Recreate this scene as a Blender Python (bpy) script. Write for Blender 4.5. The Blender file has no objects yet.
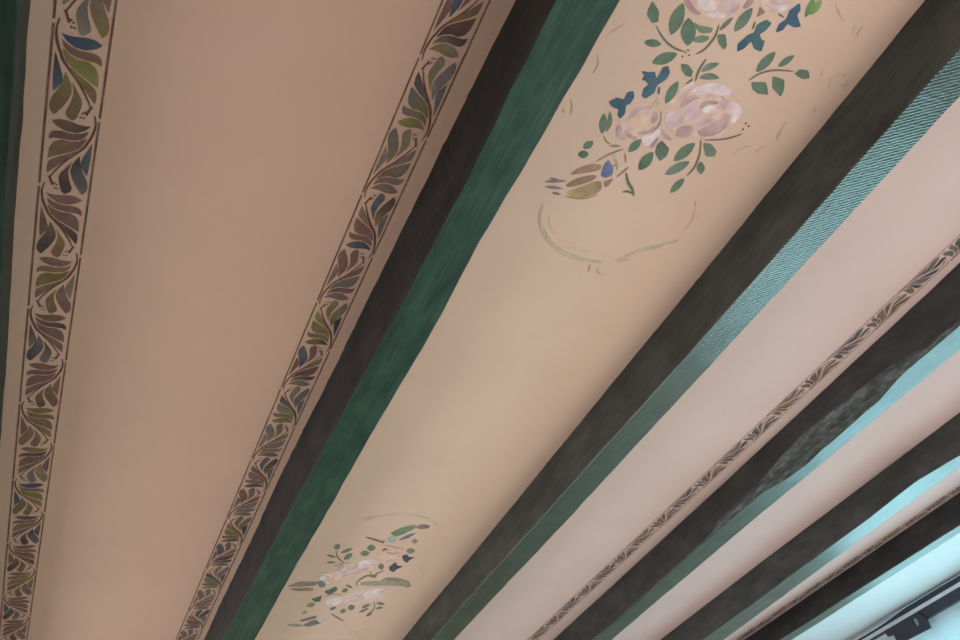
import bpy, bmesh, math, random
from mathutils import Vector, Matrix, noise
random.seed(7)
C = bpy.context.scene
COL = C.collection
EYE = 1.55                 # camera height above the floor
CZ = EYE + 1.0             # ceiling height
DROP = 0.1093              # depth of the beams
ZB = CZ - DROP
Y0, Y1 = -1.6, 6.4         # room along the beams
XL, XR = -2.2, 4.60        # room across the beams
FOC = 750.0                # focal length in pixels of a 960x640 frame

# ------------------------------------------------------------------ camera
az, el, rl = 0.67596977, 0.70022199, -0.34225728
ca, sa, cb, sb = math.cos(az), math.sin(az), math.cos(el), math.sin(el)
F = Vector((sa*cb, ca*cb, sb)); Rr = Vector((ca, -sa, 0)); U = Rr.cross(F)
cc, sc = math.cos(rl), math.sin(rl)
R2 = cc*Rr + sc*U; U2 = -sc*Rr + cc*U
cam = bpy.data.cameras.new('camera'); co = bpy.data.objects.new('camera', cam); COL.objects.link(co)
M = Matrix((R2, U2, -F)).transposed().to_4x4(); M.translation = Vector((0, 0, EYE)); co.matrix_world = M
cam.sensor_width = 36; cam.lens = 36*FOC/960; cam.clip_start = 0.02; C.camera = co

def ray(x, y):
    return R2*((x-480)/FOC) + U2*((320-y)/FOC) + F
def onz(x, y, z=CZ):
    d = ray(x, y); t = (z-EYE)/d.z
    return Vector((d.x*t, d.y*t, z))
def onx(x, y, X):
    d = ray(x, y); t = X/d.x
    return Vector((X, d.y*t, EYE+d.z*t))

# ------------------------------------------------------------------ materials
def lin(c):
    return [((v/255+0.055)/1.055)**2.4 if v > 10 else v/255/12.92 for v in c]
def nodes(name):
    m = bpy.data.materials.new(name); m.use_nodes = True
    return m, m.node_tree, m.node_tree.nodes['Principled BSDF']
def N(t, kind, **kw):
    n = t.nodes.new(kind)
    for k, v in kw.items():
        if k in n.inputs: n.inputs[k].default_value = v
        else: setattr(n, k, v)
    return n
def ramp(t, stops):
    r = t.nodes.new('ShaderNodeValToRGB'); e = r.color_ramp.elements
    while len(e) < len(stops): e.new(0.5)
    for q, (p, c) in zip(e, stops): q.position = p; q.color = (*c, 1)
    return r
def coords(t, scale=(1, 1, 1)):
    tc = t.nodes.new('ShaderNodeTexCoord'); mp = t.nodes.new('ShaderNodeMapping')
    mp.inputs['Scale'].default_value = scale
    t.links.new(tc.outputs['Object'], mp.inputs['Vector']); return mp.outputs['Vector']
def wood(name, dark, mid, lite, rough, coat=0.0, saw=0.0, rr=0.1, grain=0.25, spec=0.5, nsc=3.0, stretch=(9, 1.1, 9)):
    m, t, b = nodes(name)
    v = coords(t, stretch)
    n1 = N(t, 'ShaderNodeTexNoise', Scale=nsc, Detail=6.0, Roughness=0.62)
    t.links.new(v, n1.inputs['Vector'])
    r = ramp(t, [(0.30, dark), (0.52, mid), (0.78, lite)])
    t.links.new(n1.outputs['Fac'], r.inputs['Fac'])
    v2 = coords(t, (90, 5, 90))
    n2 = N(t, 'ShaderNodeTexNoise', Scale=2.0, Detail=4.0)
    t.links.new(v2, n2.inputs['Vector'])
    mx = N(t, 'ShaderNodeMix', data_type='RGBA', blend_type='MULTIPLY'); mx.inputs['Factor'].default_value = grain
    t.links.new(r.outputs['Color'], mx.inputs['A']); 
    g = ramp(t, [(0.3, (0.35, 0.35, 0.35)), (0.7, (1.25, 1.25, 1.25))]); t.links.new(n2.outputs['Fac'], g.inputs['Fac'])
    t.links.new(g.outputs['Color'], mx.inputs['B']); t.links.new(mx.outputs['Result'], b.inputs['Base Color'])
    mr = N(t, 'ShaderNodeMapRange'); mr.inputs['To Min'].default_value = rough-rr; mr.inputs['To Max'].default_value = rough+rr
    n3 = N(t, 'ShaderNodeTexNoise', Scale=2.3, Detail=3.0); t.links.new(coords(t, (6, 2, 6)), n3.inputs['Vector'])
    t.links.new(n3.outputs['Fac'], mr.inputs['Value']); t.links.new(mr.outputs['Result'], b.inputs['Roughness'])
    b.inputs['Specular IOR Level'].default_value = spec
    bp = N(t, 'ShaderNodeBump', Strength=0.35, Distance=0.002)
    t.links.new(n2.outputs['Fac'], bp.inputs['Height'])
    last = bp
    if saw:
        mp = N(t, 'ShaderNodeMapping'); mp.inputs['Rotation'].default_value = (0, 0, math.radians(32))
        t.links.new(coords(t), mp.inputs['Vector'])
        w = N(t, 'ShaderNodeTexWave', bands_direction='Y', Scale=46.0, Distortion=3.2, Detail=2.5)
        w.inputs['Detail Scale'].default_value = 2.5
        t.links.new(mp.outputs['Vector'], w.inputs['Vector'])
        b2 = N(t, 'ShaderNodeBump', Strength=saw, Distance=0.0015)
        t.links.new(w.outputs['Fac'], b2.inputs['Height']); t.links.new(bp.outputs['Normal'], b2.inputs['Normal'])
        last = b2
    t.links.new(last.outputs['Normal'], b.inputs['Normal'])
    return m
def plain(name, col, rough=0.6, metal=0.0, bump=0.0, spec=0.5):
    m, t, b = nodes(name)
    n = N(t, 'ShaderNodeTexNoise', Scale=22.0, Detail=4.0); t.links.new(coords(t), n.inputs['Vector'])
    r = ramp(t, [(0.25, [c*0.93 for c in col]), (0.75, [min(1, c*1.05) for c in col])])
    t.links.new(n.outputs['Fac'], r.inputs['Fac']); t.links.new(r.outputs['Color'], b.inputs['Base Color'])
    b.inputs['Roughness'].default_value = rough; b.inputs['Metallic'].default_value = metal
    b.inputs['Specular IOR Level'].default_value = spec
    if bump:
        bp = N(t, 'ShaderNodeBump', Strength=bump, Distance=0.002); t.links.new(n.outputs['Fac'], bp.inputs['Height'])
        t.links.new(bp.outputs['Normal'], b.inputs['Normal'])
    return m

PLASTER = (0.62, 0.435, 0.330)          # warm salmon limewash
def plaster_mat():
    m, t, b = nodes('salmon_plaster')
    tc = t.nodes.new('ShaderNodeTexCoord')
    sx = t.nodes.new('ShaderNodeSeparateXYZ'); t.links.new(tc.outputs['Object'], sx.inputs[0])
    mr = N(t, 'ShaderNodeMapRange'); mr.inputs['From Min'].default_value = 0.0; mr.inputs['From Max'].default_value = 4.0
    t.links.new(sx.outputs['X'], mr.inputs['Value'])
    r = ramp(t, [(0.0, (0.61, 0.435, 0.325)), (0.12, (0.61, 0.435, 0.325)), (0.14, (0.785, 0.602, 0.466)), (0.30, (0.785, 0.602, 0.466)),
                 (0.32, (0.71, 0.560, 0.495)), (0.60, (0.70, 0.550, 0.525)), (0.87, (0.70, 0.555, 0.535)), (0.88, (0.60, 0.65, 0.68)), (1.0, (0.60, 0.65, 0.68))])  # plaster tint per bay; rose and right bays lightened for missing light
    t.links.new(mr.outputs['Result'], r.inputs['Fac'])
    n = N(t, 'ShaderNodeTexNoise', Scale=3.5, Detail=4.0, Roughness=0.6); t.links.new(tc.outputs['Object'], n.inputs['Vector'])
    g = ramp(t, [(0.2, (0.95, 0.945, 0.94)), (0.8, (1.04, 1.045, 1.05))]); t.links.new(n.outputs['Fac'], g.inputs['Fac'])
    mx = N(t, 'ShaderNodeMix', data_type='RGBA', blend_type='MULTIPLY'); mx.inputs['Factor'].default_value = 1
    t.links.new(r.outputs['Color'], mx.inputs['A']); t.links.new(g.outputs['Color'], mx.inputs['B'])
    t.links.new(mx.outputs['Result'], b.inputs['Base Color'])
    b.inputs['Roughness'].default_value = 0.75; b.inputs['Specular IOR Level'].default_value = 0.25
    n2 = N(t, 'ShaderNodeTexNoise', Scale=60.0, Detail=5.0); t.links.new(tc.outputs['Object'], n2.inputs['Vector'])
    bp = N(t, 'ShaderNodeBump', Strength=0.12, Distance=0.002); t.links.new(n2.outputs['Fac'], bp.inputs['Height'])
    t.links.new(bp.outputs['Normal'], b.inputs['Normal'])
    return m
def pigment_mat():
    m, t, b = nodes('stencil_pigment')
    a = t.nodes.new('ShaderNodeVertexColor'); a.layer_name = 'pigment'
    n = N(t, 'ShaderNodeTexNoise', Scale=55.0, Detail=3.0); t.links.new(coords(t), n.inputs['Vector'])
    g = ramp(t, [(0.3, (0.82, 0.82, 0.82)), (0.7, (1.18, 1.18, 1.18))]); t.links.new(n.outputs['Fac'], g.inputs['Fac'])
    mx = N(t, 'ShaderNodeMix', data_type='RGBA', blend_type='MULTIPLY'); mx.inputs['Factor'].default_value = 0.8
    t.links.new(a.outputs['Color'], mx.inputs['A']); t.links.new(g.outputs['Color'], mx.inputs['B'])
    t.links.new(mx.outputs['Result'], b.inputs['Base Color'])
    b.inputs['Roughness'].default_value = 0.75; b.inputs['Specular IOR Level'].default_value = 0.2
    return m
MP = plaster_mat(); MG = pigment_mat()
def brown(k, g=1.0, b=1.0): return wood('dark_brown_stain', [0.020*k, 0.0175*k*g, 0.0145*k*b], [0.032*k, 0.028*k*g, 0.0235*k*b], [0.050*k, 0.045*k*g, 0.036*k*b], 0.72, rr=0.08, spec=0.25, grain=0.3, stretch=(5, 2.2, 5))
M_BROWN = [brown(*k) for k in ((0.9, 1.35, 1.1), (0.85, 1, 1.05), (1.8, 1.16, 1.15), (1.4, 1.12, 1.2), (1.8, 1.2, 1.32), (1.15, 1.15, 1.3))]
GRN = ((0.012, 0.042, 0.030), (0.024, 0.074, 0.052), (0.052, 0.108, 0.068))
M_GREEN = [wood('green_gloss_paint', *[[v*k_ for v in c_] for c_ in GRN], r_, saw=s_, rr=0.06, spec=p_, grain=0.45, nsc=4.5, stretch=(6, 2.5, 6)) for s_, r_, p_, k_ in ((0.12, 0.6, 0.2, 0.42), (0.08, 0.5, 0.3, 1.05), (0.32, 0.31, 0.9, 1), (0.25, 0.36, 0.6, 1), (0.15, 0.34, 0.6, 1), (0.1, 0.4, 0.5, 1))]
M_WANE = wood('waney_bark_wood', (0.020, 0.028, 0.026), (0.060, 0.075, 0.070), (0.17, 0.19, 0.18), 0.42, rr=0.12, grain=0.8, nsc=7.0, stretch=(16, 4.5, 16), saw=0.5)
M_WHITE = plain('white_wall_paint', (0.80, 0.82, 0.82), 0.7, bump=0.1)
M_SALM = plain('salmon_wall_paint', (0.62, 0.45, 0.35), 0.8, bump=0.1)
M_FLOOR = wood('wooden_floor', (0.36, 0.29, 0.23), (0.48, 0.40, 0.33), (0.58, 0.50, 0.43), 0.6)
M_BLACK = plain('black_metal', (0.018, 0.018, 0.030), 0.4)
M_SILVER = plain('brushed_silver', (0.62, 0.63, 0.68), 0.35, 0.6)
M_FRAME = plain('white_frame_paint', (0.82, 0.84, 0.85), 0.5)
def glass_mat():
    m = bpy.data.materials.new('window_glass'); m.use_nodes = True; t = m.node_tree; t.nodes.clear()
    o = t.nodes.new('ShaderNodeOutputMaterial'); tr = t.nodes.new('ShaderNodeBsdfTransparent'); gl = t.nodes.new('ShaderNodeBsdfGlossy')
    gl.inputs['Roughness'].default_value = 0.02; mx = t.nodes.new('ShaderNodeMixShader')
    mx.inputs[0].default_value = 0.05; t.links.new(tr.outputs[0], mx.inputs[1]); t.links.new(gl.outputs[0], mx.inputs[2])
    t.links.new(mx.outputs[0], o.inputs[0]); return m
M_GLASS = glass_mat()

# ------------------------------------------------------------------ object helpers
def link(name, bm, mats, parent=None, recalc=True, smooth=False):
    if recalc: bmesh.ops.recalc_face_normals(bm, faces=bm.faces)
    me = bpy.data.meshes.new(name); bm.to_mesh(me); bm.free()
    for m in (mats if isinstance(mats, (list, tuple)) else [mats]): me.materials.append(m)
    if smooth:
        for p in me.polygons: p.use_smooth = True
    o = bpy.data.objects.new(name, me); COL.objects.link(o)
    if parent: o.parent = parent; o.matrix_parent_inverse = Matrix.Translation(-parent.location)
    return o
def empty(name, loc=(0, 0, 0)):
    o = bpy.data.objects.new(name, None); o.location = loc; o.empty_display_size = 0.1; COL.objects.link(o); return o
def tag(o, label=None, cat=None, group=None, kind=None):
    for k, v in (('label', label), ('category', cat), ('group', group), ('kind', kind)):
        if v: o[k] = v
    return o
def box(bm, a, b, mi=0):
    v = [bm.verts.new((x, y, z)) for x in (a[0], b[0]) for y in (a[1], b[1]) for z in (a[2], b[2])]
    for f in ((0, 1, 3, 2), (4, 6, 7, 5), (0, 4, 5, 1), (2, 3, 7, 6), (0, 2, 6, 4), (1, 5, 7, 3)):
        bm.faces.new([v[i] for i in f]).material_index = mi
def bx(name, a, b, m, parent=None, bev=0.0):
    bm = bmesh.new(); box(bm, a, b)
    if bev: bmesh.ops.bevel(bm, geom=bm.edges[:], offset=bev, segments=2, affect='EDGES')
    return link(name, bm, m, parent)

# ------------------------------------------------------------------ room shell
tag(bx('floor', (XL, Y0, -0.1), (XR, Y1, 0), M_FLOOR), kind='structure')
LW = (1.4, 5.6, 0.5, 2.25)  # unseen opening, added to let the left fill light in
bm = bmesh.new()
box(bm, (XL-0.15, Y0, 0), (XL, LW[0], CZ)); box(bm, (XL-0.15, LW[1], 0), (XL, Y1, CZ))
box(bm, (XL-0.15, LW[0], 0), (XL, LW[1], LW[2])); box(bm, (XL-0.15, LW[0], LW[3]), (XL, LW[1], CZ))
tag(link('wall_left', bm, M_SALM), kind='structure')
NW = (0.7, 3.5, 0.6, 2.3)  # unseen opening, made for the fill light behind the camera
bm = bmesh.new()
box(bm, (XL, Y0-0.15, 0), (NW[0], Y0, CZ)); box(bm, (NW[1], Y0-0.15, 0), (XR, Y0, CZ))
box(bm, (NW[0], Y0-0.15, 0), (NW[1], Y0, NW[2])); box(bm, (NW[0], Y0-0.15, NW[3]), (NW[1], Y0, CZ))
tag(link('wall_near', bm, M_SALM), kind='structure')
tag(bx('wall_far', (XL, Y1, 0), (XR, Y1+0.15, CZ), M_SALM), kind='structure')
# right wall with the tall glazed opening
WY0, WY1, WZ0, WZ1 = 1.0, 3.05, 0.12, EYE+0.86
bm = bmesh.new()
box(bm, (XR, Y0, 0), (XR+0.16, WY0, CZ)); box(bm, (XR, WY1, 0), (XR+0.16, Y1, CZ))
box(bm, (XR, WY0, 0), (XR+0.16, WY1, WZ0)); box(bm, (XR, WY0, WZ1), (XR+0.16, WY1, CZ))
tag(link('wall_right', bm, M_WHITE), kind='structure')
# ceiling: hand-finished plaster, gently uneven
bm = bmesh.new(); nx, ny = 150, 120
gv = [[None]*(ny+1) for _ in range(nx+1)]
for i in range(nx+1):
    for j in range(ny+1):
        x = XL + (XR-XL)*i/nx; y = Y0 + (Y1-Y0)*j/ny
        dz = 0.0 if i in (0, nx) or j in (0, ny) else 0.0003*abs(noise.noise(Vector((x*2.2, y*0.9, 3.1))))
        gv[i][j] = bm.verts.new((x, y, CZ+dz))
for i in range(nx):
    for j in range(ny):
        bm.faces.new((gv[i][j], gv[i][j+1], gv[i+1][j+1], gv[i+1][j]))
bmesh.ops.recalc_face_normals(bm, faces=bm.faces)
ceil = link('ceiling', bm, MP, smooth=True)
ceil.data.flip_normals() if ceil.data.polygons[0].normal.z > 0 else None
tag(ceil, kind='structure')
tag(bx('floor_above', (XL, Y0, CZ+0.02), (XR+0.16, Y1+0.15, CZ+0.10), M_SALM), kind='structure').name = 'ceiling_backing'

# ------------------------------------------------------------------ beams
def interp(tab, y):
    if y <= tab[0][0]: return tab[0][1]
    for (a, b), (c, d) in zip(tab, tab[1:]):
        if y <= c: return b + (d-b)*(y-a)/(c-a)
    return tab[-1][1]
def jit(y, s, k):
    return (noise.noise(Vector((y*3.0, k*7.3, s)))*0.0022 + noise.noise(Vector((y*17, k*3.1, s)))*0.0016)
def beam(idx, topL, topR, botL, botR, label, wane=None):
    """topL.. are (y, x) tables along the beam; a rough-sawn timber lofted along y."""
    ys = []; y = Y0
    while y < Y1: ys.append(y); y += 0.014 if y < 3.3 else 0.08
    ys.append(Y1)
    bm = bmesh.new(); um = bmesh.new(); rings = []; ur = []
    for y in ys:
        tl = interp(topL, y)+jit(y, 1, idx)+noise.noise(Vector((y*60, idx, 5)))*0.0010
        tr = interp(topR, y)+jit(y, 2, idx)
        bl = interp(botL, y)+jit(y, 3, idx); br = interp(botR, y)+jit(y, 4, idx)
        zb = ZB + 0.0015 + 0.5*jit(y, 6, idx)
        wu, wl = (0.004, 0.004)
        if wane:
            wu = max(0.004, interp(wane[0], y)); wl = max(0.004, interp(wane[1], y))
            rgh = min(1, wu/0.02)
            wm = rgh*(0.006+0.011*noise.noise(Vector((y*9, 1.3, 2.2))) + 0.006*noise.noise(Vector((y*33, 4.3, 2.2))))
        else: wm = 0.001
        mid1 = (bl*1.0 + wl*0.30 - wm*0.6, zb + wu*0.62 - wm*0.3)
        mid2 = (bl*1.0 + wl*0.66 - wm*0.5, zb + wu*0.30 - wm*0.4)
        prof = [(tl, CZ-0.0002), (bl, zb+wu), mid1, mid2, (bl+wl, zb), (br-0.004, zb), (br, zb+0.004), (tr, CZ-0.0002)]
        rings.append([bm.verts.new((p[0], y, p[1])) for p in prof])
        up = [(bl+wl, zb-0.0001), (bl+wl+0.0006, zb-0.0014), (br-0.0046, zb-0.0014), (br-0.004, zb-0.0001)]
        ur.append([um.verts.new((p[0], y, p[1])) for p in up])
    def loft(b, rr, mats):
        n = len(rr[0])
        for a, c in zip(rr, rr[1:]):
            for k in range(n):
                f = b.faces.new((a[k], a[(k+1) % n], c[(k+1) % n], c[k])); f.material_index = mats[k] if mats else 0
        b.faces.new(rr[0]); b.faces.new(rr[-1][::-1])
    w = 1 if wane else 0
    loft(bm, rings, [0, w, w, w, 0, 0, 0, 0]); loft(um, ur, None)
    root = link('wooden_beam', bm, [M_BROWN[idx], M_WANE])  # an exposed ceiling beam
    tag(root, label, 'joist', 'rough-sawn beams under the ceiling')
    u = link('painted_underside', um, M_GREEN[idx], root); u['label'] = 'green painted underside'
    return root

B0 = ([(0, -0.085)], )
beam(0, [(0, -0.245)], [(0, -0.0845), (1.3, -0.085)], [(0, -0.245)], [(0, -0.085), (2, -0.083)],
     'dark green beam cut off by the left edge of the photo')
beam(1, [(0.3, 0.499), (0.584, 0.496), (0.97, 0.490), (1.53, 0.483), (2.42, 0.483)], [(0, 0.587), (1, 0.583), (2.2, 0.577)],
     [(0.25, 0.492), (0.505, 0.498), (0.853, 0.498), (1.36, 0.486), (2.16, 0.478)],
     [(0.22, 0.587), (0.5, 0.584), (0.66, 0.580), (0.84, 0.585), (1.36, 0.579), (2.18, 0.577)],
     'beam with broad green underside between the right leaf border and the rose paintings')
beam(2, [(0.07, 1.181), (0.4, 1.186), (0.64, 1.189), (1.5, 1.196), (2.56, 1.205)], [(0, 1.29)],
     [(0.3, 1.190), (0.72, 1.193), (1.34, 1.193), (1.645, 1.190), (2.4, 1.188)],
     [(0.16, 1.286), (0.55, 1.287), (1.34, 1.293), (1.84, 1.291), (2.3, 1.288)],
     'beam right of the rose paintings with turquoise glare on saw-marked underside')
xl3 = 1.940
wu = [(0.0, 0.0), (0.55, 0.0)]; wlw = [(0.0, 0.0), (0.60, 0.0)]
for q in [(927, 344), (915, 351), (902, 359), (877, 376), (846.6, 400), (831, 413), (805, 433), (783, 455), (770, 470), (755, 487), (733, 507), (717, 522), (709, 538)]:
    p = onx(q[0], q[1], xl3); wu.append((p.y, max(0, p.z-ZB)))
wu.append((1.95, 0.004))
for q in [(932, 343), (910, 366), (897, 380), (878, 402), (862, 415), (842, 433), (822, 450), (805, 466), (783, 481), (762, 493)]:
    p = onz(q[0], q[1], ZB); wlw.append((p.y, max(0, p.x-xl3)))
wlw.append((1.55, 0.006)); wlw.append((1.7, 0.004))
wu.sort(); wlw.sort()
beam(3, [(0.51, 1.915), (0.72, 1.925), (1.49, 1.945), (2.7, 1.966)], [(0, 2.055)],
     [(0.6, 1.940), (1.6, 1.940), (2.4, 1.975)], [(0.7, 2.053), (1.52, 2.056), (2.48, 2.081)],
     'beam with a ragged bark-edged hollow along its lower corner', (wu, wlw))
beam(4, [(1.05, 2.68), (1.47, 2.676), (2.1, 2.670), (2.86, 2.678)], [(0, 2.79), (3, 2.86)],
     [(1.145, 2.685), (1.3, 2.640), (1.55, 2.665), (2.47, 2.682)], [(1.29, 2.784), (2.64, 2.850)],
     'second beam from the window, plain brown with narrow slate-blue underside')
beam(5, [(1.54, 3.373), (3.0, 3.385)], [(0, 3.455)], [(1.6, 3.357), (2.73, 3.330)], [(1.68, 3.455), (2.76, 3.445)],
     'beam nearest the window, beside the white ceiling strip')

# ------------------------------------------------------------------ painting helpers
def chaikin(p, n=2):
    r = 0.12 if n == 1 else 0.25
    for _ in range(n):
        q = []
        for a, b in zip(p, p[1:]+p[:1]):
            q += [(a[0]*(1-r)+b[0]*r, a[1]*(1-r)+b[1]*r), (a[0]*r+b[0]*(1-r), a[1]*r+b[1]*(1-r))]
        p = q
    return p
def lens(x1, y1, x2, y2, w, bend=0.0):
    dx, dy = x2-x1, y2-y1; L = math.hypot(dx, dy); nx_, ny_ = -dy/L, dx/L; out = []
    prof = [(0, 0), (.12, .5), (.3, .86), (.5, 1), (.7, .84), (.88, .46), (1, 0)]
    for s, seq in ((1, prof), (-1, prof[::-1][1:-1])):
        for t, h in seq:
            o = s*h*w/2 + bend*4*t*(1-t)
            out.append((x1+dx*t+nx_*o, y1+dy*t+ny_*o))
    return out
def stroke(pts, w, taper=True):
    P = []
    for i in range(len(pts)-1):               # resample with Catmull-Rom
        p0 = pts[max(i-1, 0)]; p1 = pts[i]; p2 = pts[i+1]; p3 = pts[min(i+2, len(pts)-1)]
        for k in range(4):
            t = k/4
            P.append(tuple(0.5*((2*p1[a]) + (-p0[a]+p2[a])*t + (2*p0[a]-5*p1[a]+4*p2[a]-p3[a])*t*t + (-p0[a]+3*p1[a]-3*p2[a]+p3[a])*t**3) for a in (0, 1)))
    P.append(pts[-1]); n = len(P); A = []; B = []
    for i, p in enumerate(P):
        a = P[max(i-1, 0)]; b = P[min(i+1, n-1)]; dx, dy = b[0]-a[0], b[1]-a[1]; L = math.hypot(dx, dy) or 1
        h = w/2*(1.0 if not taper else 0.35+0.65*math.sin(math.pi*min(1, max(0, (i+.4)/n))))
        A.append((p[0]-dy/L*h, p[1]+dx/L*h)); B.append((p[0]+dy/L*h, p[1]-dx/L*h))
    return A, B
class Paint:
    """Flat pigment on the ceiling: coloured polygons a hair below the plaster, with a pigment attribute."""
    def __init__(s): s.bm = bmesh.new(); s.l = s.bm.loops.layers.float_color.new('pigment'); s.k = 0
    def face(s, pts, c1, c2=None, lift=0.00035):
        c2 = c2 or c1; s.k += 1; z = CZ - lift - (s.k % 40)*4e-6
        vs = [s.bm.verts.new((p[0], p[1], z)) for p in pts]
        try: f = s.bm.faces.new(vs)
        except ValueError: return
        f.normal_update()
        if f.normal.z > 0: f.normal_flip()
        n = len(pts)
        a, b = pts[0], pts[n//2]; d = ((b[0]-a[0]), (b[1]-a[1])); L = d[0]**2+d[1]**2 or 1
        for lo in f.loops:
            t = min(1, max(0, ((lo.vert.co.x-a[0])*d[0]+(lo.vert.co.y-a[1])*d[1])/L))
            lo[s.l] = (*[u+(v-u)*t for u, v in zip(c1, c2)], 1)
    def strip(s, A, B, c, lift=0.0004):
        for i in range(len(A)-1): s.face([A[i], A[i+1], B[i+1], B[i]], c, lift=lift)
    def build(s, name, parent): return link(name, s.bm, MG, parent, recalc=False)
def pig(c, bg=(193, 167, 145), base=(0.785, 0.602, 0.466)):
    """photo colour over the photo's plaster colour nearby -> reflectance of the pigment"""
    g = sum(c)/3
    c = [(v*0.80+g*0.20)*1.0 for v in c] if g < 165 else c
    return [min(0.9, a/b*p) for a, b, p in zip(lin(c), lin(bg), base)]

# ------------------------------------------------------------------ leaf-scroll borders
# master unit, drawn once in its own frame: u 0..1 across between the two edge lines, v 0..1 along one half repeat
PER = 0.2553/2; BW = 0.0645; V0 = 0.522; U0 = -0.0585
def uv_a(x, y, oy=0):
    p = onz(30+x/10.667, oy+y/10.667); return ((p.x-U0)/BW, (p.y-V0)/PER)
def ua(l, oy=0): return [uv_a(x, y, oy) for x, y in l]
a_, b_ = 0, 60
STEM = ua([(322, 190), (290, 280), (285, 360), (300, 470), (330, 560), (357, 640)]) + ua([(430, 110), (520, 240), (600, 390), (655, 520)], 60)
HOOK = ua([(665, 500), (640, 530), (600, 592)], 60)
HOOK2 = ua([(345, 110), (365, 160), (392, 215)])
DOTS = ua([(562, 572), (590, 560), (540, 612), (572, 618)], 60)
LEAVES = [
    (ua([(350, 350), (400, 375), (480, 395), (600, 405), (690, 430), (765, 485), (700, 520), (600, 535), (480, 500), (400, 430)]), 0),
    (ua([(360, 425), (430, 490), (540, 545), (660, 565), (730, 600), (755, 650), (752, 705), (700, 668), (600, 640), (500, 610), (420, 560), (375, 490)]), 1),
    (ua([(362, 515), (430, 590), (520, 642), (620, 662), (690, 720), (720, 800), (715, 930), (640, 870), (540, 790), (460, 725), (400, 655)]), 2),
    (ua([(440, 85), (520, 160), (620, 240), (700, 325), (702, 400), (685, 465), (640, 400), (560, 280), (480, 170)], 60), 3),
    (ua([(275, -95), (300, 0), (325, 80), (348, 180), (340, 230), (290, 280), (250, 325), (250, 200), (258, 60)], 60), 4),
    (ua([(380, 130), (410, 200), (435, 270), (440, 350), (400, 430), (330, 510), (262, 572), (225, 525), (215, 460), (240, 390), (310, 300), (358, 210)], 60), 5),
    (ua([(455, 240), (500, 330), (545, 420), (550, 480), (520, 560), (490, 622), (450, 640), (395, 585), (390, 540), (440, 460), (470, 370), (465, 300)], 60), 6),
]
BGB = (148, 120, 100)
PALS = {k: [q*w for q, w in zip(pig(v, BGB, (0.61, 0.435, 0.325)), (0.86, 0.76, 0.74))] for k, v in dict(blue=(46, 62, 84), teal=(56, 72, 76), mauve=(100, 72, 64), brown=(98, 76, 58), olive=(102, 90, 50),
        green=(98, 104, 48), grey=(98, 90, 78), dark=(58, 54, 50), slate=(82, 82, 80), line=(84, 62, 50), stem=(88, 56, 46)).items()}
def fat(pts, g=1.075):
    cx = sum(p[0] for p in pts)/len(pts); cy = sum(p[1] for p in pts)/len(pts)
    return [(min(0.955, max(0.045, cx+(x-cx)*g)), cy+(y-cy)*(g*0.97)) for x, y in pts]
def seq(keys): return [tuple(k.split('>')) for k in keys.split()]
# colours of successive half repeats, as the painter changed brushes along the border
RUN1 = ['blue>teal mauve>brown olive>green olive>brown dark>teal olive>brown olive>brown', 'dark>brown mauve mauve>olive mauve slate>teal dark>slate mauve>dark',
        'mauve mauve mauve>brown mauve>dark mauve>brown brown>dark olive>brown', 'mauve olive>mauve olive mauve>brown olive>grey mauve olive>brown',
        'brown mauve>dark mauve grey>brown dark>grey slate>dark dark>grey', 'mauve>brown mauve mauve mauve grey>mauve olive>mauve olive>dark',
        'olive olive>mauve olive>brown olive mauve olive>mauve mauve', 'olive>brown dark>mauve mauve>brown grey mauve grey>olive slate>grey']
RUN2 = ['olive>green olive>slate green>slate slate>dark slate grey>slate olive>grey', 'grey>brown mauve>grey brown>grey grey slate>grey olive>slate olive>grey',
        'blue>slate brown>mauve mauve brown>olive slate olive>dark blue>slate', 'slate>mauve mauve slate>grey brown slate>mauve brown mauve',
        'dark>olive olive>grey olive olive>green blue>dark olive>grey brown>olive', 'olive>grey grey>dark dark>mauve olive>brown mauve blue>slate mauve']
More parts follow.
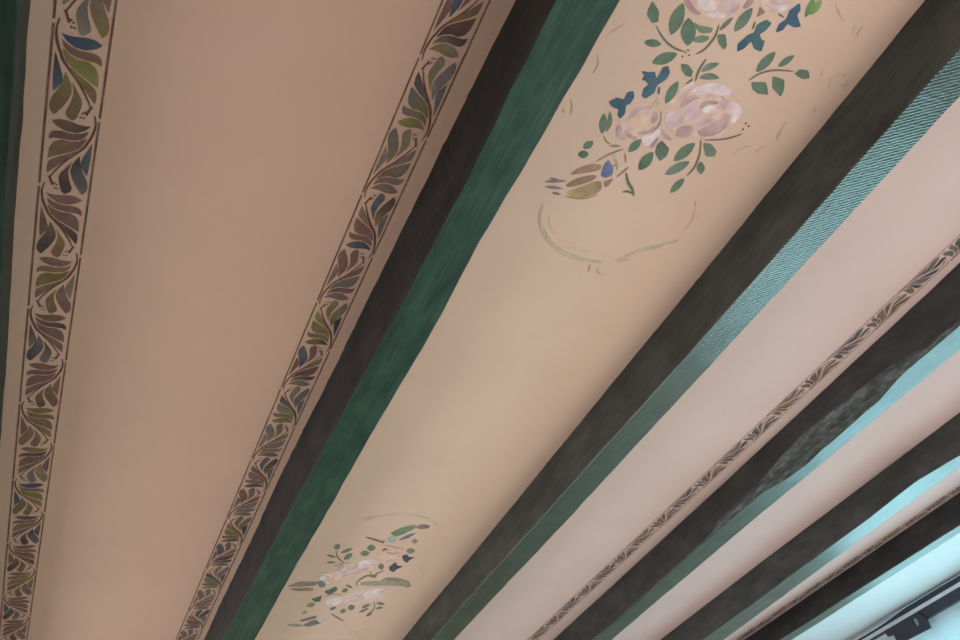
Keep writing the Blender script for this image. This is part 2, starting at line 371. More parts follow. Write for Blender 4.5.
def scroll_border(x0, width, rot, vshift, run, tint_bg, label, group, y_from, y_to):
    root = empty('stencilled_border', (x0+width/2, 0, CZ))
    tag(root, label, 'painted border', group)
    def W(u, v, k):
        """unit k; alternate units are mirrored across; rot turns the stencil end for end"""
        if k % 2: u = 1-u
        if rot: return (x0+width*(1-u), vshift+(k+1-v)*PER)
        return (x0+width*u, vshift+(k+v)*PER)
    k0 = int(math.floor((y_from-vshift)/PER)); k1 = int(math.ceil((y_to-vshift)/PER))
    LN = Paint(); lw = 0.0027
    for side in (0, 1):
        Q = Paint(); x = x0 + (width if side else 0)
        for k in range(k0-1, k1+1):
            sp = (k % 2 == 0) if not rot else (k % 2 == 1)
            if (side == 0) != (k % 2 == 0): continue
            a = vshift+k*PER+0.003; b = vshift+(k+2)*PER-0.003; n = 10
            for i in range(n):
                ya, yb = a+(b-a)*i/n, a+(b-a)*(i+1)/n
                c = [p*random.uniform(.85, 1.2) for p in PALS[random.choice(['line', 'line', 'brown', 'mauve'])]]
                j1 = 0.0003*noise.noise(Vector((ya*40, side, x0))); j2 = 0.0003*noise.noise(Vector((yb*40, side, x0)))
                Q.face([(x-lw/2+j1, ya), (x+lw/2+j1, ya), (x+lw/2+j2, yb), (x-lw/2+j2, yb)], c)
        Q.build('edge_line', root)
    S = Paint(); G = Paint()
    for k in range(k0, k1):
        A, B = stroke(STEM, 1, False)
        st = [W(*p, k) for p in STEM]; A, B = stroke(st, 0.0036, True)
        sc_ = [p*random.uniform(.8, 1.2) for p in PALS['stem']]
        S.strip(A, B, sc_)
        for hk in (HOOK,):
            A, B = stroke([W(*p, k) for p in hk], 0.0030, False); S.strip(A, B, sc_)
        for d in DOTS:
            c = W(*d, k); r = 0.0015
            S.face([(c[0]+r*math.cos(t), c[1]+r*math.sin(t)) for t in [i*math.pi/3 for i in range(6)]], PALS['dark'])
        cols = seq(run[k % len(run)])
        for (pts, li), cp in zip(LEAVES, cols):
            c1 = PALS[cp[0]]; c2 = PALS[cp[-1]]; v = random.uniform(.88, 1.14)
            G.face(chaikin([W(*p, k) for p in fat(pts)], 1), [a*v for a in c1], [a*v for a in c2])
    S.build('vine_stem', root); G.build('leaf_pattern', root)
    return root
g_b = 'leaf-scroll borders stencilled on the ceiling'
scroll_border(U0, 0.0645, False, V0, RUN1, None, 'leaf-scroll stencil border beside the far left beam', g_b, 0.2, 5.2)
scroll_border(0.399, 0.0645, True, 0.424, RUN2, None, 'leaf-scroll stencil border along the left of the broad green beam', g_b, 0.0, 5.2)
RUN3 = ['slate>grey grey dark>grey grey slate dark>grey grey', 'grey>olive slate>dark grey>slate dark grey slate>grey dark', 'brown>grey grey mauve>grey mauve grey brown grey',
        'blue>slate slate>grey slate mauve>grey slate dark>slate slate', 'mauve>brown mauve mauve>grey brown mauve grey mauve', 'olive>grey grey>olive olive grey olive olive>grey grey']
b3x = onz(869, 320).x
scroll_border(b3x, 0.060, True, 0.39, RUN3, None, 'grey leaf-scroll stencil border left of the bark-edged beam', g_b, 0.2, 5.2)
scroll_border(3.300, 0.060, True, 0.42, RUN3, None, 'far sliver of stencil border left of the beam nearest the window', g_b, 0.9, 5.2)

# ------------------------------------------------------------------ rose paintings
LG = (92, 114, 90); LG2 = (108, 126, 102); DG = (76, 95, 76); BL = (60, 91, 106); BL2 = (72, 98, 110); ST = (112, 98, 78)
MV = (181, 148, 142); MD = (168, 131, 127); LI = (199, 178, 174); WH = (206, 191, 186); CR = (200, 170, 142)
BR = (146, 112, 90); YB = (172, 148, 92); OL = (174, 161, 126); OLF = (178, 160, 128)
class Sprig:
    """a painted sprig whose leaves and stems are pieces of their own"""
    def __init__(s): s.sub = []
    def new(s, kind): p = Paint(); p.k = len(s.sub); s.sub.append((kind, p)); return p
    def build(s, name, parent):
        e = empty(name, parent.location); e.parent = parent; e.matrix_parent_inverse = Matrix.Translation(-parent.location)
        for kind, p in s.sub:
            o = link(kind, p.bm, MG, None, recalc=False); o.parent = e; o.matrix_parent_inverse = Matrix.Translation(-parent.location)
        return e
def tgt(P, kind): return P.new(kind) if isinstance(P, Sprig) else P
class Draw:
    def __init__(s, ox, oy, sc_, bg=(193, 167, 145)): s.o = (ox, oy, sc_); s.bg = bg
    def w(s, pts): return [tuple(onz(s.o[0]+x/s.o[2], s.o[1]+y/s.o[2])[:2]) for x, y in pts]
    def poly(s, P, pts, c, c2=None, sm=2, lift=0.0004): tgt(P, 'leaf').face(s.w(chaikin(pts, sm)), pig(c, s.bg), pig(c2, s.bg) if c2 else None, lift)
    def leaf(s, P, x1, y1, x2, y2, w, c=LG, c2=None, bend=0): tgt(P, 'leaf').face(s.w(chaikin(lens(x1, y1, x2, y2, w, bend), 1)), pig(c, s.bg), pig(c2, s.bg) if c2 else None)
    def line(s, P, pts, w, c=ST, taper=True):
        A, B = stroke(pts, w, taper); tgt(P, P.stroke if hasattr(P, 'stroke') else 'stem').strip(s.w(A), s.w(B), pig(c, s.bg), lift=0.0006)
    def dot(s, P, x, y, r, c=DG): tgt(P, 'dot').face(s.w([(x+r*math.cos(i*1.047), y+r*math.sin(i*1.047)) for i in range(6)]), pig(c, s.bg), lift=0.0006)

c2 = Draw(570, 60, 4.572); c3 = Draw(630, 0, 4.0); c1 = Draw(530, 140, 4.572)
# --- the large painting
root = empty('rose_painting', tuple(onz(665, 105)))
tag(root, 'large painted spray of pink roses, green leaves, blue blossoms and a bird', 'ceiling painting', 'rose sprays painted on the ceiling')
# large pink rose
P = Paint()
def blobring(cx, cy, rx, ry, n=22, k=0, rot=0):
    out = []
    for i in range(n):
        t = i*2*math.pi/n; r = 1+0.09*math.sin(5*t+k)+0.05*math.sin(9*t+2*k)
        x, y = rx*r*math.cos(t), ry*r*math.sin(t)
        out.append((cx+x*math.cos(rot)-y*math.sin(rot), cy+x*math.sin(rot)+y*math.cos(rot)))
    return out
PB = (196, 168, 152)
c2.poly(P, blobring(610, 235, 175, 122, k=1, rot=-.12), PB, lift=.00025)
for pts, c, d in [
    ([(540, 145), (600, 110), (680, 100), (740, 135), (735, 165), (680, 160), (610, 150), (560, 165)], WH, LI),
    ([(500, 215), (515, 180), (575, 152), (582, 168), (535, 192), (512, 222)], MV, MV),
    ([(428, 275), (445, 240), (500, 232), (528, 265), (505, 303), (450, 312)], LI, MV),
    ([(475, 332), (508, 298), (566, 303), (562, 340), (525, 358), (482, 348)], MD, MV),
    ([(420, 308), (440, 338), (475, 365), (445, 368), (420, 345)], MV, MD),
    ([(538, 198), (575, 188), (580, 238), (620, 275), (682, 268), (662, 297), (590, 292), (530, 272), (522, 230)], (200, 170, 168), MV),
    ([(583, 215), (615, 182), (680, 188), (678, 203), (625, 203), (602, 228)], MV, MD),
    ([(600, 222), (640, 204), (678, 216), (658, 246), (610, 244)], (214, 200, 184), LI),
    ([(578, 322), (640, 300), (690, 270), (702, 235), (730, 250), (725, 298), (680, 337), (620, 353), (585, 342)], MD, MV),
    ([(720, 200), (750, 182), (795, 225), (765, 270), (738, 300), (742, 250), (722, 225)], LI, WH),
    ([(650, 170), (710, 175), (715, 220), (695, 225), (690, 195)], LI, MV),
    ([(495, 135), (535, 110), (560, 95), (570, 108), (520, 150)], (206, 180, 168), LI)]:
    c2.poly(P, pts, c, d)
for pts in ([(470, 225), (500, 180), (560, 150), (640, 150)], [(560, 300), (620, 292), (690, 255), (712, 215)], [(520, 290), (560, 300), (578, 325)], [(590, 255), (640, 262), (690, 235)],
            [(455, 310), (480, 330), (475, 350)], [(735, 165), (760, 180), (790, 215)], [(700, 165), (722, 195), (738, 235)]):
    c2.line(P, pts, 7, (198, 166, 150))
for pts in ([(530, 205), (560, 180), (600, 172)], [(600, 212), (635, 190), (675, 198)], [(610, 345), (670, 335), (715, 300)], [(690, 165), (712, 180)], [(485, 318), (510, 306), (555, 306)]):
    c2.line(P, pts, 5, (166, 130, 126))
P.build('large_rose', root)
P = Paint()
c2.poly(P, blobring(325, 285, 100, 80, k=2, rot=-.2), PB, lift=.00025)
for pts, c, d in [
    ([(262, 260), (300, 212), (370, 206), (378, 222), (320, 228), (280, 268)], MV, MV),
    ([(212, 300), (234, 296), (236, 350), (262, 365), (222, 368), (208, 330)], MD, MV),
    ([(243, 308), (268, 338), (312, 350), (300, 366), (255, 352)], MV, MD),
    ([(370, 240), (398, 232), (402, 275), (370, 297)], MV, (170, 135, 120)),
    ([(285, 270), (320, 248), (358, 262), (352, 302), (310, 322), (283, 300)], (200, 172, 146), CR),
    ([(300, 330), (350, 325), (385, 300), (392, 312), (355, 340), (310, 345)], MV, MD)]:
    c2.poly(P, pts, c, d)
c2.line(P, [(416, 235), (415, 270), (400, 305), (370, 335)], 9, (158, 122, 110))
P.build('small_rose', root)
P = Paint()
c2.poly(P, [(330, 345), (375, 345), (400, 308), (418, 325), (385, 368), (345, 398), (328, 378)], LI, WH)
c2.poly(P, [(410, 345), (385, 398), (362, 408), (378, 372)], (150, 118, 120), MD)
P.build('rose_bud', root)
P = Paint()
c3.poly(P, blobring(345, -5, 125, 78, k=.4), PB, lift=.00025)
for pts, c, d in [
    ([(212, -10), (235, -5), (262, 35), (290, 55), (262, 62), (225, 30)], (170, 130, 122), MD),
    ([(262, 0), (300, -20), (345, 5), (352, 35), (310, 48), (278, 30)], WH, LI),
    ([(365, -5), (420, -15), (445, 15), (430, 45), (380, 55)], LI, MV),
    ([(446, 32), (470, -5), (498, -5), (492, 14), (462, 36)], (160, 122, 112), MD),
    ([(290, 58), (350, 45), (400, 62), (350, 78)], LI, WH)]:
    c3.poly(P, pts, c, d)
P.build('large_rose', root)
P = Paint()
c3.poly(P, blobring(580, 5, 62, 48, k=1.4), PB, lift=.00025)
c3.poly(P, [(540, 0), (560, 25), (600, 50), (640, 30), (625, 15), (585, 25)], LI, WH)
c3.poly(P, [(550, -15), (600, -10), (610, 10), (575, 12)], MV, LI)
c3.poly(P, [(520, 25), (542, 50), (505, 70)], (150, 106, 96), None, 1)
P.build('small_rose', root)
def blossom(D, pts, c, d=None):
    P = Paint(); D.poly(P, pts, c, d, 1); P.build('blue_blossom', root)
blossom(c2, [(326, 50), (360, 55), (388, 52), (396, 85), (425, 32), (450, 26), (457, 58), (440, 90), (398, 115), (386, 150), (345, 177), (326, 165), (335, 130), (358, 112), (345, 95), (328, 90), (340, 70)], BL, BL2)
blossom(c2, [(176, 190), (215, 170), (245, 180), (262, 147), (290, 140), (294, 170), (275, 200), (256, 207), (252, 245), (228, 270), (216, 250), (222, 225), (193, 215)], BL, BL)
blossom(c3, [(428, 207), (430, 175), (470, 140), (495, 130), (508, 97), (545, 78), (567, 92), (545, 120), (518, 138), (528, 160), (540, 162), (525, 207), (495, 195), (485, 165), (455, 195)], (56, 82, 108), (70, 102, 98))
blossom(c3, [(581, 130), (595, 95), (625, 75), (638, 40), (680, 10), (682, 40), (668, 60), (684, 106), (655, 110), (630, 95), (610, 122)], (58, 84, 110), BL)
# leaves and sprigs
def sprig(fn):
    P = Sprig(); fn(P); P.build('leaf_sprig', root)
def s1(P):
    c2.leaf(P, 435, 199, 495, 96, 42); c2.poly(P, [(506, 16), (540, 20), (562, 50), (556, 77), (530, 74), (510, 45)], LG, None, 1)
    c2.leaf(P, 598, 52, 682, 15, 30, LG2, LG, -4); c2.leaf(P, 588, 82, 684, 82, 32, LG2, LG, -8)
    c2.line(P, [(622, -5), (590, 45), (573, 95)], 10, (94, 104, 80)); c2.leaf(P, 520, 139, 562, 80, 18, (104, 106, 84))
    c2.line(P, [(408, 122), (404, 156)], 11, (80, 96, 84)); c2.poly(P, [(372, 202), (402, 170), (412, 210)], (176, 152, 130), None, 1)
sprig(s1)
def s2(P):
    c2.leaf(P, 146, 338, 156, 243, 36); c2.leaf(P, 164, 330, 182, 233, 24, (118, 120, 92), LG, 8)
    c2.line(P, [(155, 345), (165, 370), (185, 385)], 8, (140, 126, 96)); c2.leaf(P, 178, 393, 232, 392, 12, (130, 122, 88))
    c2.leaf(P, 60, 403, 107, 372, 34); c2.leaf(P, 35, 432, 87, 430, 36, DG, LG)
    c2.line(P, [(122, 462), (180, 430), (242, 406)], 9, (156, 118, 96)); c2.line(P, [(250, 425), (256, 470)], 7, (150, 116, 100))
    c2.line(P, [(268, 488), (245, 508), (215, 534)], 8, (140, 108, 90))
    c2.line(P, [(256, 515), (266, 560), (284, 590), (290, 620)], 15, (92, 104, 78)); c2.line(P, [(240, 604), (262, 600), (284, 610)], 9, (92, 104, 78))
    c2.line(P, [(205, 425), (198, 460)], 6, OL)
sprig(s2)
def s3(P):
    c2.leaf(P, 267, 420, 326, 362, 38); c2.leaf(P, 314, 503, 380, 420, 50, DG, LG)
    c2.poly(P, [(420, 367), (454, 405), (442, 440), (410, 463), (388, 425), (398, 385)], DG, LG, 1)
sprig(s3)
def s4(P):
    c2.leaf(P, 474, 462, 572, 378, 48); c2.leaf(P, 432, 524, 548, 463, 42, LG2, LG); c2.leaf(P, 458, 607, 523, 540, 34)
    c2.poly(P, [(608, 378), (645, 383), (670, 415), (662, 442), (618, 440)], LG, LG2, 1); c2.leaf(P, 598, 522, 597, 463, 38)
    c2.line(P, [(598, 362), (592, 430), (568, 490), (535, 528)], 9); c2.line(P, [(615, 366), (700, 362), (750, 350), (785, 338)], 8, (116, 100, 86))
    for q in ((790, 316), (803, 289), (816, 302)): c2.dot(P, *q, 5, (90, 80, 76))
sprig(s4)
def s5(P):
    c3.poly(P, [(90, 2), (117, 45), (113, 87), (88, 92), (66, 55)], LG, None, 1); c3.leaf(P, 162, 140, 213, 12, 54); c3.leaf(P, 230, 184, 236, 70, 62)
    c3.leaf(P, 56, 168, 127, 176, 32); c3.leaf(P, 88, 252, 190, 214, 46); c3.line(P, [(105, 103), (135, 155), (175, 190), (218, 206)], 8, (96, 104, 80))
    for q in ((232, 200), (236, 220), (209, 226), (222, 210)): c3.dot(P, *q, 4, (100, 82, 72))
sprig(s5)
def s6(P):
    c3.poly(P, [(255, 88), (275, 100), (332, 112), (326, 130), (285, 134), (262, 112)], (106, 128, 84), LG2, 1); c3.leaf(P, 250, 162, 320, 150, 30, (106, 128, 88), LG2)
    c3.line(P, [(355, 98), (340, 145), (300, 195), (265, 216)], 8, (96, 104, 80)); c3.leaf(P, 357, 122, 412, 68, 18, (100, 110, 88))
    c3.poly(P, [(348, 138), (382, 136), (388, 185), (374, 200), (352, 170)], LG, None, 1); c3.leaf(P, 417, 127, 490, 30, 42, LG2, LG)
    c3.line(P, [(500, 86), (490, 116)], 7, (120, 84, 74)); c3.line(P, [(615, 68), (592, 54)], 6, (90, 84, 84))
sprig(s6)
def s7(P):
    c3.leaf(P, 700, 70, 738, -12, 26, (86, 120, 60), (110, 140, 84)); c3.leaf(P, 718, 60, 768, -5, 32, (100, 134, 66), (124, 150, 92))
sprig(s7)
def s8(P):
    c3.line(P, [(475, 321), (520, 293), (580, 280), (652, 285)], 8, (112, 104, 80)); c3.leaf(P, 504, 288, 582, 206, 38); c3.leaf(P, 592, 267, 657, 220, 26)
    c3.poly(P, [(656, 295), (680, 276), (714, 282), (719, 313), (690, 317)], LG, None, 1); c3.poly(P, [(484, 328), (545, 328), (554, 380), (510, 374), (488, 355)], LG, None, 1)
    c3.poly(P, [(570, 303), (617, 318), (617, 355), (602, 388), (568, 350)], LG, None, 1)
sprig(s8)
# bird
P = Paint()
for l in ((64, 190, 168, 186, 15), (66, 212, 152, 222, 15), (98, 240, 142, 248, 13), (88, 173, 145, 188, 12)): c1.leaf(P, *l, (112, 112, 112), (140, 118, 108))
c1.poly(P, [(178, 160), (215, 130), (270, 110), (326, 108), (326, 136), (270, 148), (210, 157)], BR, (160, 122, 104))
c1.poly(P, [(158, 206), (220, 170), (308, 156), (300, 180), (230, 206), (175, 217)], (140, 106, 82), BR)
c1.poly(P, [(158, 236), (230, 215), (320, 178), (332, 215), (310, 242), (240, 266), (190, 264)], YB, (150, 116, 84), 2)
c1.poly(P, [(335, 190), (384, 174), (362, 206), (342, 217)], BR, None, 1)
c1.poly(P, [(322, 163), (338, 112), (360, 88), (382, 130), (376, 162), (346, 174)], (76, 94, 132), (108, 112, 136), 1)
c1.line(P, [(386, 85), (396, 105), (398, 135)], 12, (160, 140, 108)); c1.line(P, [(160, 258), (240, 268), (310, 248)], 5, (150, 120, 92))
c1.dot(P, 381, 118, 4, (90, 86, 70))
P.build('painted_bird', root)
# ribbon arcs and faint strokes
P = Sprig(); P.stroke = 'brush_stroke'
c1.line(P, [(62, 292), (45, 350), (62, 420), (110, 482), (165, 520), (240, 548), (335, 556)], 17, OL)
c1.line(P, [(66, 410), (100, 470), (150, 510), (210, 532)], 8, (150, 142, 100)); c1.line(P, [(90, 462), (115, 490)], 9, (206, 202, 172)); c1.line(P, [(92, 345), (95, 390), (120, 430)], 7, (196, 172, 148)); c1.line(P, [(170, 492), (230, 498), (280, 520)], 9, (190, 172, 138))
c1.line(P, [(395, 550), (480, 515), (560, 493), (640, 472), (682, 455)], 14, (178, 166, 132)); c1.line(P, [(400, 556), (450, 545)], 8, (172, 156, 124))
c1.line(P, [(610, 490), (672, 460)], 7, (214, 202, 178)); c1.line(P, [(102, 474), (132, 502)], 12, (206, 200, 168))
c1.line(P, [(700, 415), (738, 370), (752, 320)], 5, (186, 160, 138)); c1.line(P, [(755, 275), (757, 300)], 4, (160, 130, 116)); c1.line(P, [(772, 330), (760, 370)], 4, (184, 156, 136))
c1.line(P, [(275, 568), (265, 600)], 9, (160, 134, 104)); c1.line(P, [(308, 586), (310, 605), (330, 618)], 7, (178, 152, 118))
P.build('ribbon_arc', root)
P = Sprig(); P.stroke = 'brush_stroke'
for pts, w in (([(818, 10), (835, 50), (855, 85)], 6), ([(932, 98), (918, 120), (902, 146)], 6), ([(900, 100), (888, 130)], 4), ([(770, 278), (764, 306)], 5), ([(622, 488), (605, 520), (585, 562)], 6), ([(602, 520), (585, 550)], 4),
               ([(482, 583), (445, 592), (412, 614)], 7), ([(548, 580), (500, 606)], 5), ([(692, 402), (662, 416)], 5), ([(800, 365), (795, 330), (825, 302), (860, 305)], 5), ([(835, 335), (860, 345), (870, 320)], 4), ([(740, 425), (735, 450)], 5), ([(845, 300), (862, 306)], 8)):
    c3.line(P, pts, w, (178, 156, 128))
cl = Draw(480, 0, 4.572)
for pts, w in (([(536, 250), (542, 290), (518, 335)], 6), ([(415, 450), (422, 490), (412, 525)], 6), ([(380, 495), (384, 515)], 6), ([(590, 150), (630, 130), (660, 110)], 4)):
    cl.line(P, pts, w, (176, 156, 116))
P.build('faint_brush_strokes', root)

# --- the smaller, farther painting
root = empty('rose_painting', tuple(onz(355, 575)))
tag(root, 'smaller painted rose spray with several birds at the bottom of the photo', 'ceiling painting', 'rose sprays painted on the ceiling')
c4 = Draw(270, 500, 4.572, (188, 158, 140))
def part(name, fn):
    P = Sprig() if name in ('leaf_sprig', 'faint_brush_strokes') else Paint()
    if name == 'faint_brush_strokes': P.stroke = 'brush_stroke'
    fn(P); P.build(name, root)
LIL = (188, 166, 164); LIW = (200, 183, 180); PK = (192, 150, 138); GD = (104, 108, 88); NV = (72, 70, 84)
def f(P):
    c4.poly(P, blobring(385, 318, 110, 34, k=2, rot=-.3), (192, 160, 148), lift=.00025)
    c4.poly(P, [(290, 330), (340, 305), (400, 290), (410, 305), (350, 330), (300, 345)], LIL, MV); c4.poly(P, [(400, 285), (460, 268), (490, 280), (450, 305), (405, 318)], LIW, LIL)
    c4.poly(P, [(300, 318), (325, 290), (345, 300), (320, 330)], (182, 138, 140)); c4.line(P, [(290, 300), (330, 290), (365, 285)], 5, (160, 120, 118)); c4.line(P, [(330, 350), (400, 330), (450, 310)], 6, (178, 142, 140))
part('large_rose', f)
def f(P):
    c4.poly(P, [(213, 350), (235, 330), (280, 318), (300, 335), (280, 362), (230, 366)], PK, (196, 160, 150)); c4.line(P, [(218, 345), (250, 338), (285, 352)], 6, LIW); c4.line(P, [(250, 370), (270, 380)], 8, LIW)
part('small_rose', f)
def f(P):
    c4.poly(P, blobring(430, 440, 110, 34, k=3, rot=-.25), (194, 164, 154), lift=.00025)
    c4.poly(P, [(345, 470), (390, 440), (430, 425), (440, 440), (400, 470)], LIL, MV); c4.poly(P, [(420, 430), (480, 402), (532, 412), (500, 448), (440, 460)], LIW, LIL); c4.line(P, [(500, 420), (560, 395)], 6, PK)
part('large_rose', f)
def f(P):
    c4.poly(P, [(238, 470), (280, 443), (335, 446), (325, 470), (290, 485)], LIL, LIW); c4.line(P, [(250, 440), (290, 430), (330, 432)], 5, (160, 118, 116))
part('small_rose', f)
def f(P):
    c4.poly(P, [(488, 262), (530, 222), (590, 235), (600, 262), (570, 280), (520, 286)], (196, 158, 142), PK); c4.line(P, [(530, 235), (560, 245), (595, 240)], 6, (172, 120, 108)); c4.line(P, [(545, 262), (570, 262)], 9, (210, 180, 160))
    c4.line(P, [(520, 205), (570, 215), (610, 225)], 6, (178, 124, 112))
part('small_rose', f)
def f(P):
    c4.poly(P, [(548, 152), (600, 125), (660, 112), (672, 124), (620, 152), (575, 168)], (90, 116, 92), (120, 128, 96), 1); c4.poly(P, [(530, 175), (568, 160), (582, 190), (545, 198)], (142, 156, 146))
    c4.poly(P, [(662, 120), (700, 108), (737, 118), (720, 130), (680, 134)], (128, 110, 108), (112, 96, 94)); c4.leaf(P, 588, 184, 668, 150, 15, (104, 106, 112))
part('painted_bird', f)
def f(P):
    c4.poly(P, [(400, 385), (440, 368), (520, 372), (560, 350), (612, 362), (645, 380), (636, 404), (600, 390), (520, 392), (440, 392)], (152, 136, 114), (138, 122, 102)); c4.line(P, [(512, 368), (540, 358), (590, 368)], 8, (108, 112, 92)); c4.line(P, [(400, 392), (398, 375), (425, 355), (455, 342)], 6, (110, 100, 84))
    c4.line(P, [(415, 358), (445, 345), (480, 352), (485, 335)], 6, (104, 96, 84)); c4.line(P, [(600, 365), (630, 375), (642, 395)], 8, (124, 112, 100))
part('painted_bird', f)
def f(P):
    c4.poly(P, [(72, 396), (130, 373), (218, 373), (212, 390), (130, 397)], (138, 124, 100), (118, 112, 92), 1); c4.poly(P, [(84, 403), (198, 400), (198, 416), (120, 416)], (128, 102, 78), (150, 126, 94), 1)
    c4.poly(P, [(212, 372), (245, 368), (258, 395), (226, 402)], (112, 112, 120)); c4.poly(P, [(225, 350), (255, 345), (262, 365), (230, 368)], (206, 188, 182))
part('painted_bird', f)
def f(P):
    c4.leaf(P, 78, 570, 155, 574, 14, (138, 128, 112)); c4.poly(P, [(148, 572), (190, 550), (236, 545), (230, 564), (172, 580)], (118, 106, 110), (104, 96, 102), 1)
    c4.poly(P, [(134, 549), (210, 526), (215, 539), (142, 557)], (112, 104, 90), None, 1); c4.poly(P, [(210, 548), (250, 533), (268, 548), (228, 562)], (172, 160, 160))
part('painted_bird', f)
def f(P): c4.poly(P, [(602, 256), (625, 246), (635, 260), (664, 261), (640, 273), (625, 288), (610, 276)], NV, None, 1)
part('blue_blossom', f)
def f(P): c4.poly(P, [(543, 306), (575, 282), (580, 298), (610, 303), (580, 316), (565, 330), (546, 322)], NV, None, 1)
part('blue_blossom', f)
def f(P):
    c4.leaf(P, 292, 220, 322, 206, 26, GD); c4.leaf(P, 322, 242, 380, 220, 15, GD); c4.leaf(P, 338, 272, 378, 244, 24, GD, LG); c4.leaf(P, 258, 250, 302, 262, 12, GD); c4.leaf(P, 256, 286, 302, 284, 10, GD)
    c4.line(P, [(302, 232), (310, 262), (338, 286)], 6, (112, 80, 76))
part('leaf_sprig', f)
def f(P):
    c4.leaf(P, 443, 220, 484, 216, 30, GD); c4.leaf(P, 412, 244, 456, 242, 26, GD); c4.leaf(P, 513, 231, 540, 227, 20, GD); c4.leaf(P, 622, 232, 664, 232, 26, (112, 112, 96)); c4.leaf(P, 647, 190, 676, 186, 22, (124, 120, 104))
    c4.line(P, [(438, 169), (490, 184), (520, 196)], 9, (118, 88, 80)); c4.line(P, [(515, 196), (522, 182)], 6, (118, 88, 80)); c4.leaf(P, 494, 308, 522, 300, 28, GD)
part('leaf_sprig', f)
def f(P):
    c4.poly(P, [(246, 418), (280, 404), (300, 393), (312, 408), (290, 424), (268, 434)], (84, 100, 82), None, 1); c4.poly(P, [(188, 452), (214, 444), (238, 436), (230, 464), (206, 466)], (84, 92, 82), None, 1)
    c4.leaf(P, 328, 420, 357, 406, 20, GD); c4.leaf(P, 345, 387, 378, 402, 11, GD); c4.leaf(P, 166, 484, 208, 474, 22, (134, 116, 94)); c4.leaf(P, 146, 518, 172, 508, 15, (150, 128, 104))
part('leaf_sprig', f)
def f(P):
    c4.leaf(P, 272, 500, 303, 490, 14, GD); c4.leaf(P, 320, 514, 348, 500, 20, GD); c4.leaf(P, 355, 494, 388, 486, 28, GD, LG)
    c4.leaf(P, 418, 494, 460, 474, 14, GD); c4.leaf(P, 406, 514, 452, 494, 12, GD); c4.leaf(P, 438, 530, 468, 514, 15, GD); c4.leaf(P, 484, 470, 526, 476, 13, GD); c4.leaf(P, 484, 497, 517, 489, 11, GD)
    c4.line(P, [(476, 466), (476, 495), (452, 518)], 6, (124, 104, 88)); c4.line(P, [(278, 519), (305, 535), (336, 554)], 8, (136, 112, 92)); c4.line(P, [(455, 325), (470, 345), (500, 330), (520, 322)], 5, (112, 100, 84))
part('leaf_sprig', f)
def f(P):
    for pts, w in (([(420, 98), (520, 72), (640, 66), (740, 92), (785, 140)], 9), ([(410, 85), (470, 78), (560, 66)], 6), ([(700, 290), (694, 320), (706, 350)], 14), ([(330, 615), (400, 605), (450, 590)], 8), ([(620, 30), (650, 22)], 5)):
        c4.line(P, pts, w, (180, 156, 132))
part('faint_brush_strokes', f)

# ------------------------------------------------------------------ window, rail and bracket by the right wall
win = empty('window_1', (XR+0.08, (WY0+WY1)/2, WZ0)); tag(win, kind='structure')
fx0, fx1 = XR+0.03, XR+0.10
fw = 0.06
bm = bmesh.new()
box(bm, (fx0, WY0, WZ0), (fx1, WY0+fw, WZ1)); box(bm, (fx0, WY1-fw, WZ0), (fx1, WY1, WZ1))
box(bm, (fx0, WY0+fw, WZ0), (fx1, WY1-fw, WZ0+fw)); box(bm, (fx0, WY0+fw, WZ1-fw*.7), (fx1, WY1-fw, WZ1))
ym = (WY0+WY1)/2; box(bm, (fx0, ym-0.03, WZ0+fw), (fx1, ym+0.03, WZ1-fw*.7))
link('window_frame', bm, M_FRAME, win)
bx('glass_pane', (XR+0.060, WY0+fw, WZ0+fw), (XR+0.066, ym-0.03, WZ1-fw*.7), M_GLASS, win)
bx('glass_pane', (XR+0.060, ym+0.03, WZ0+fw), (XR+0.066, WY1-fw, WZ1-fw*.7), M_GLASS, win)

rx = 4.50
rail = empty('curtain_rail', (rx, 1.9, EYE+0.885)); tag(rail, 'black metal rail with a silver strip fixed above the bright window', 'rail')
bm = bmesh.new(); ring = []
for yy, zt in ((-0.4, 0.984), (2.74, 0.984), (2.96, 0.969), (4.6, 0.967)):
    ring.append([bm.verts.new(p) for p in ((rx, yy, EYE+0.960), (rx+0.045, yy, EYE+0.960), (rx+0.045, yy, EYE+zt), (rx, yy, EYE+zt))])
for a, b in zip(ring, ring[1:]):
    for k in range(4): bm.faces.new((a[k], a[(k+1) % 4], b[(k+1) % 4], b[k]))
bm.faces.new(ring[0]); bm.faces.new(ring[-1][::-1])
link('top_rail', bm, M_BLACK, rail)
bx('silver_strip', (rx+0.004, -0.4, EYE+0.938), (rx+0.045, 4.6, EYE+0.958), M_SILVER, rail)
bx('lower_rail', (rx, -0.4, EYE+0.884), (rx+0.05, 2.72, EYE+0.936), M_BLACK, rail, 0.003)
bx('lower_rail', (rx, 2.72, EYE+0.928), (rx+0.03, 4.6, EYE+0.936), M_BLACK, rail)
mb, tb, bb = nodes('translucent_blind'); bb.inputs['Roughness'].default_value = 0.9; bb.inputs['Base Color'].default_value = (0.7, 0.78, 0.8, 1)
trn = tb.nodes.new('ShaderNodeBsdfTranslucent'); trn.inputs[0].default_value = (0.60, 0.68, 0.70, 1); ms = tb.nodes.new('ShaderNodeMixShader'); ms.inputs[0].default_value = 0.5
tb.links.new(bb.outputs[0], ms.inputs[1]); tb.links.new(trn.outputs[0], ms.inputs[2]); tb.links.new(ms.outputs[0], tb.nodes['Material Output'].inputs[0])
bl = empty('roller_blind', (rx+0.06, 2.03, EYE+0.88)); tag(bl, 'pale translucent blind glowing under the black rail', 'blind')
bm = bmesh.new(); prev = None
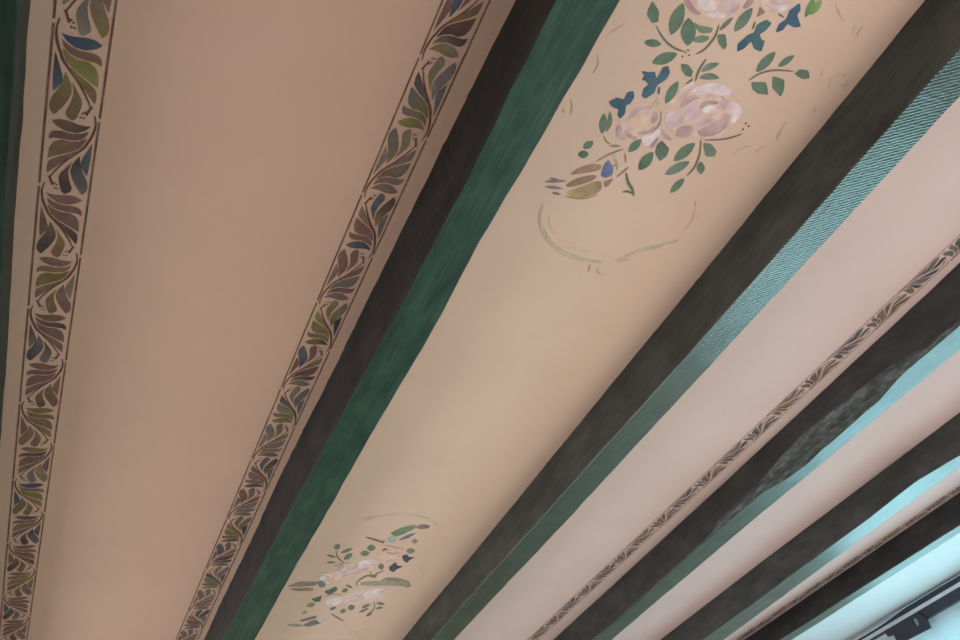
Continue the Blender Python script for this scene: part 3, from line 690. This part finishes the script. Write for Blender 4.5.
for i in range(60):
    y = 0.98+(3.08-0.98)*i/59; xx = rx+0.066+0.003*math.sin(y*40)
    q = [bm.verts.new((xx, y, z)) for z in (EYE+0.915, EYE+0.78, EYE+0.64)] + [bm.verts.new((xx+0.001, y, z)) for z in (EYE+0.64, EYE+0.78, EYE+0.915)]
    if prev:
        for k in range(6): bm.faces.new((prev[k], prev[(k+1) % 6], q[(k+1) % 6], q[k]))
    prev = q
link('blind_fabric', bm, mb, bl)
bx('bottom_bar', (rx+0.056, 0.98, EYE+0.62), (rx+0.076, 3.08, EYE+0.64), M_FRAME, bl)
# end bracket: stepped plate with a slotted hole
bm = bmesh.new()
out = [onx(840+x/8, 560+y/8, rx) for x, y in ((470, 505), (368, 575), (392, 612), (440, 600), (462, 645), (540, 643), (732, 545), (698, 462), (640, 425))]
hole = [onx(840+(615+28*math.cos(t)*0.9-10*math.sin(t)*0.2)/8, 560+(495+26*math.sin(t)+18*math.cos(t))/8, rx) for t in [i*math.pi/6 for i in range(12)]]
vo = [bm.verts.new(p) for p in out]; vh = [bm.verts.new(p) for p in hole]
es = [bm.edges.new((a, b)) for a, b in zip(vo, vo[1:]+vo[:1])] + [bm.edges.new((a, b)) for a, b in zip(vh, vh[1:]+vh[:1])]
bmesh.ops.triangle_fill(bm, edges=es, use_beauty=True)
cx_, cy_ = sum(p.y for p in hole)/12, sum(p.z for p in hole)/12
ex = bmesh.ops.extrude_face_region(bm, geom=bm.faces[:])
bmesh.ops.translate(bm, vec=(-0.012, 0, 0), verts=[v for v in ex['geom'] if isinstance(v, bmesh.types.BMVert)])
link('end_bracket', bm, M_BLACK, rail)

# ------------------------------------------------------------------ light: daylight and sun at the right window, plus added unseen fills
def area(name, loc, size, energy, col, rot):
    l = bpy.data.lights.new(name, 'AREA'); l.shape = 'RECTANGLE'; l.size, l.size_y = size; l.energy = energy; l.color = col
    o = bpy.data.objects.new(name, l); o.location = loc; o.rotation_euler = rot; COL.objects.link(o); return o
area('daylight_window', (XR+0.25, (WY0+WY1)/2, (WZ0+WZ1)/2), (WZ1-WZ0+0.3, WY1-WY0+0.3), 112, (0.42, 0.88, 1.0), (0, math.radians(90), 0))
area('fill_left', (XL-0.22, (LW[0]+LW[1])/2, (LW[2]+LW[3])/2), (LW[3]-LW[2]+.2, LW[1]-LW[0]+.2), 150, (0.90, 0.93, 1.0), (0, math.radians(-90), 0))  # added fill outside the left wall, softens shade beside the beams
l = bpy.data.lights.new('fill_point', 'POINT'); l.energy = 26; l.color = (0.92, 1.0, 0.85); l.shadow_soft_size = 0.6  # unseen fill added low in the room to light the ceiling from below
o = bpy.data.objects.new('fill_point', l); o.location = (2.0, 0.9, 0.45); COL.objects.link(o)

area('fill_near', ((NW[0]+NW[1])/2, Y0-0.22, (NW[2]+NW[3])/2), (NW[1]-NW[0]+.2, NW[3]-NW[2]+.2), 66, (1.0, 0.84, 0.94), (math.radians(90), 0, 0))  # unseen fill added to brighten the nearer right-hand ceiling
l = bpy.data.lights.new('sun', 'SUN'); l.energy = 8; l.color = (0.9, 1.0, 1.0); l.angle = math.radians(1.5)
o = bpy.data.objects.new('sun', l); COL.objects.link(o)
o.rotation_euler = Vector((-1.0, -0.12, -1.0)).to_track_quat('-Z', 'Y').to_euler()

w = bpy.data.worlds.new('world'); C.world = w; w.use_nodes = True
w.node_tree.nodes['Background'].inputs[0].default_value = (0.75, 0.9, 1.0, 1); w.node_tree.nodes['Background'].inputs[1].default_value = 1.0
C.view_settings.view_transform = 'Standard'; C.view_settings.look = 'None'; C.view_settings.gamma = 1; C.view_settings.use_curve_mapping = False
C.view_settings.exposure = -0.24
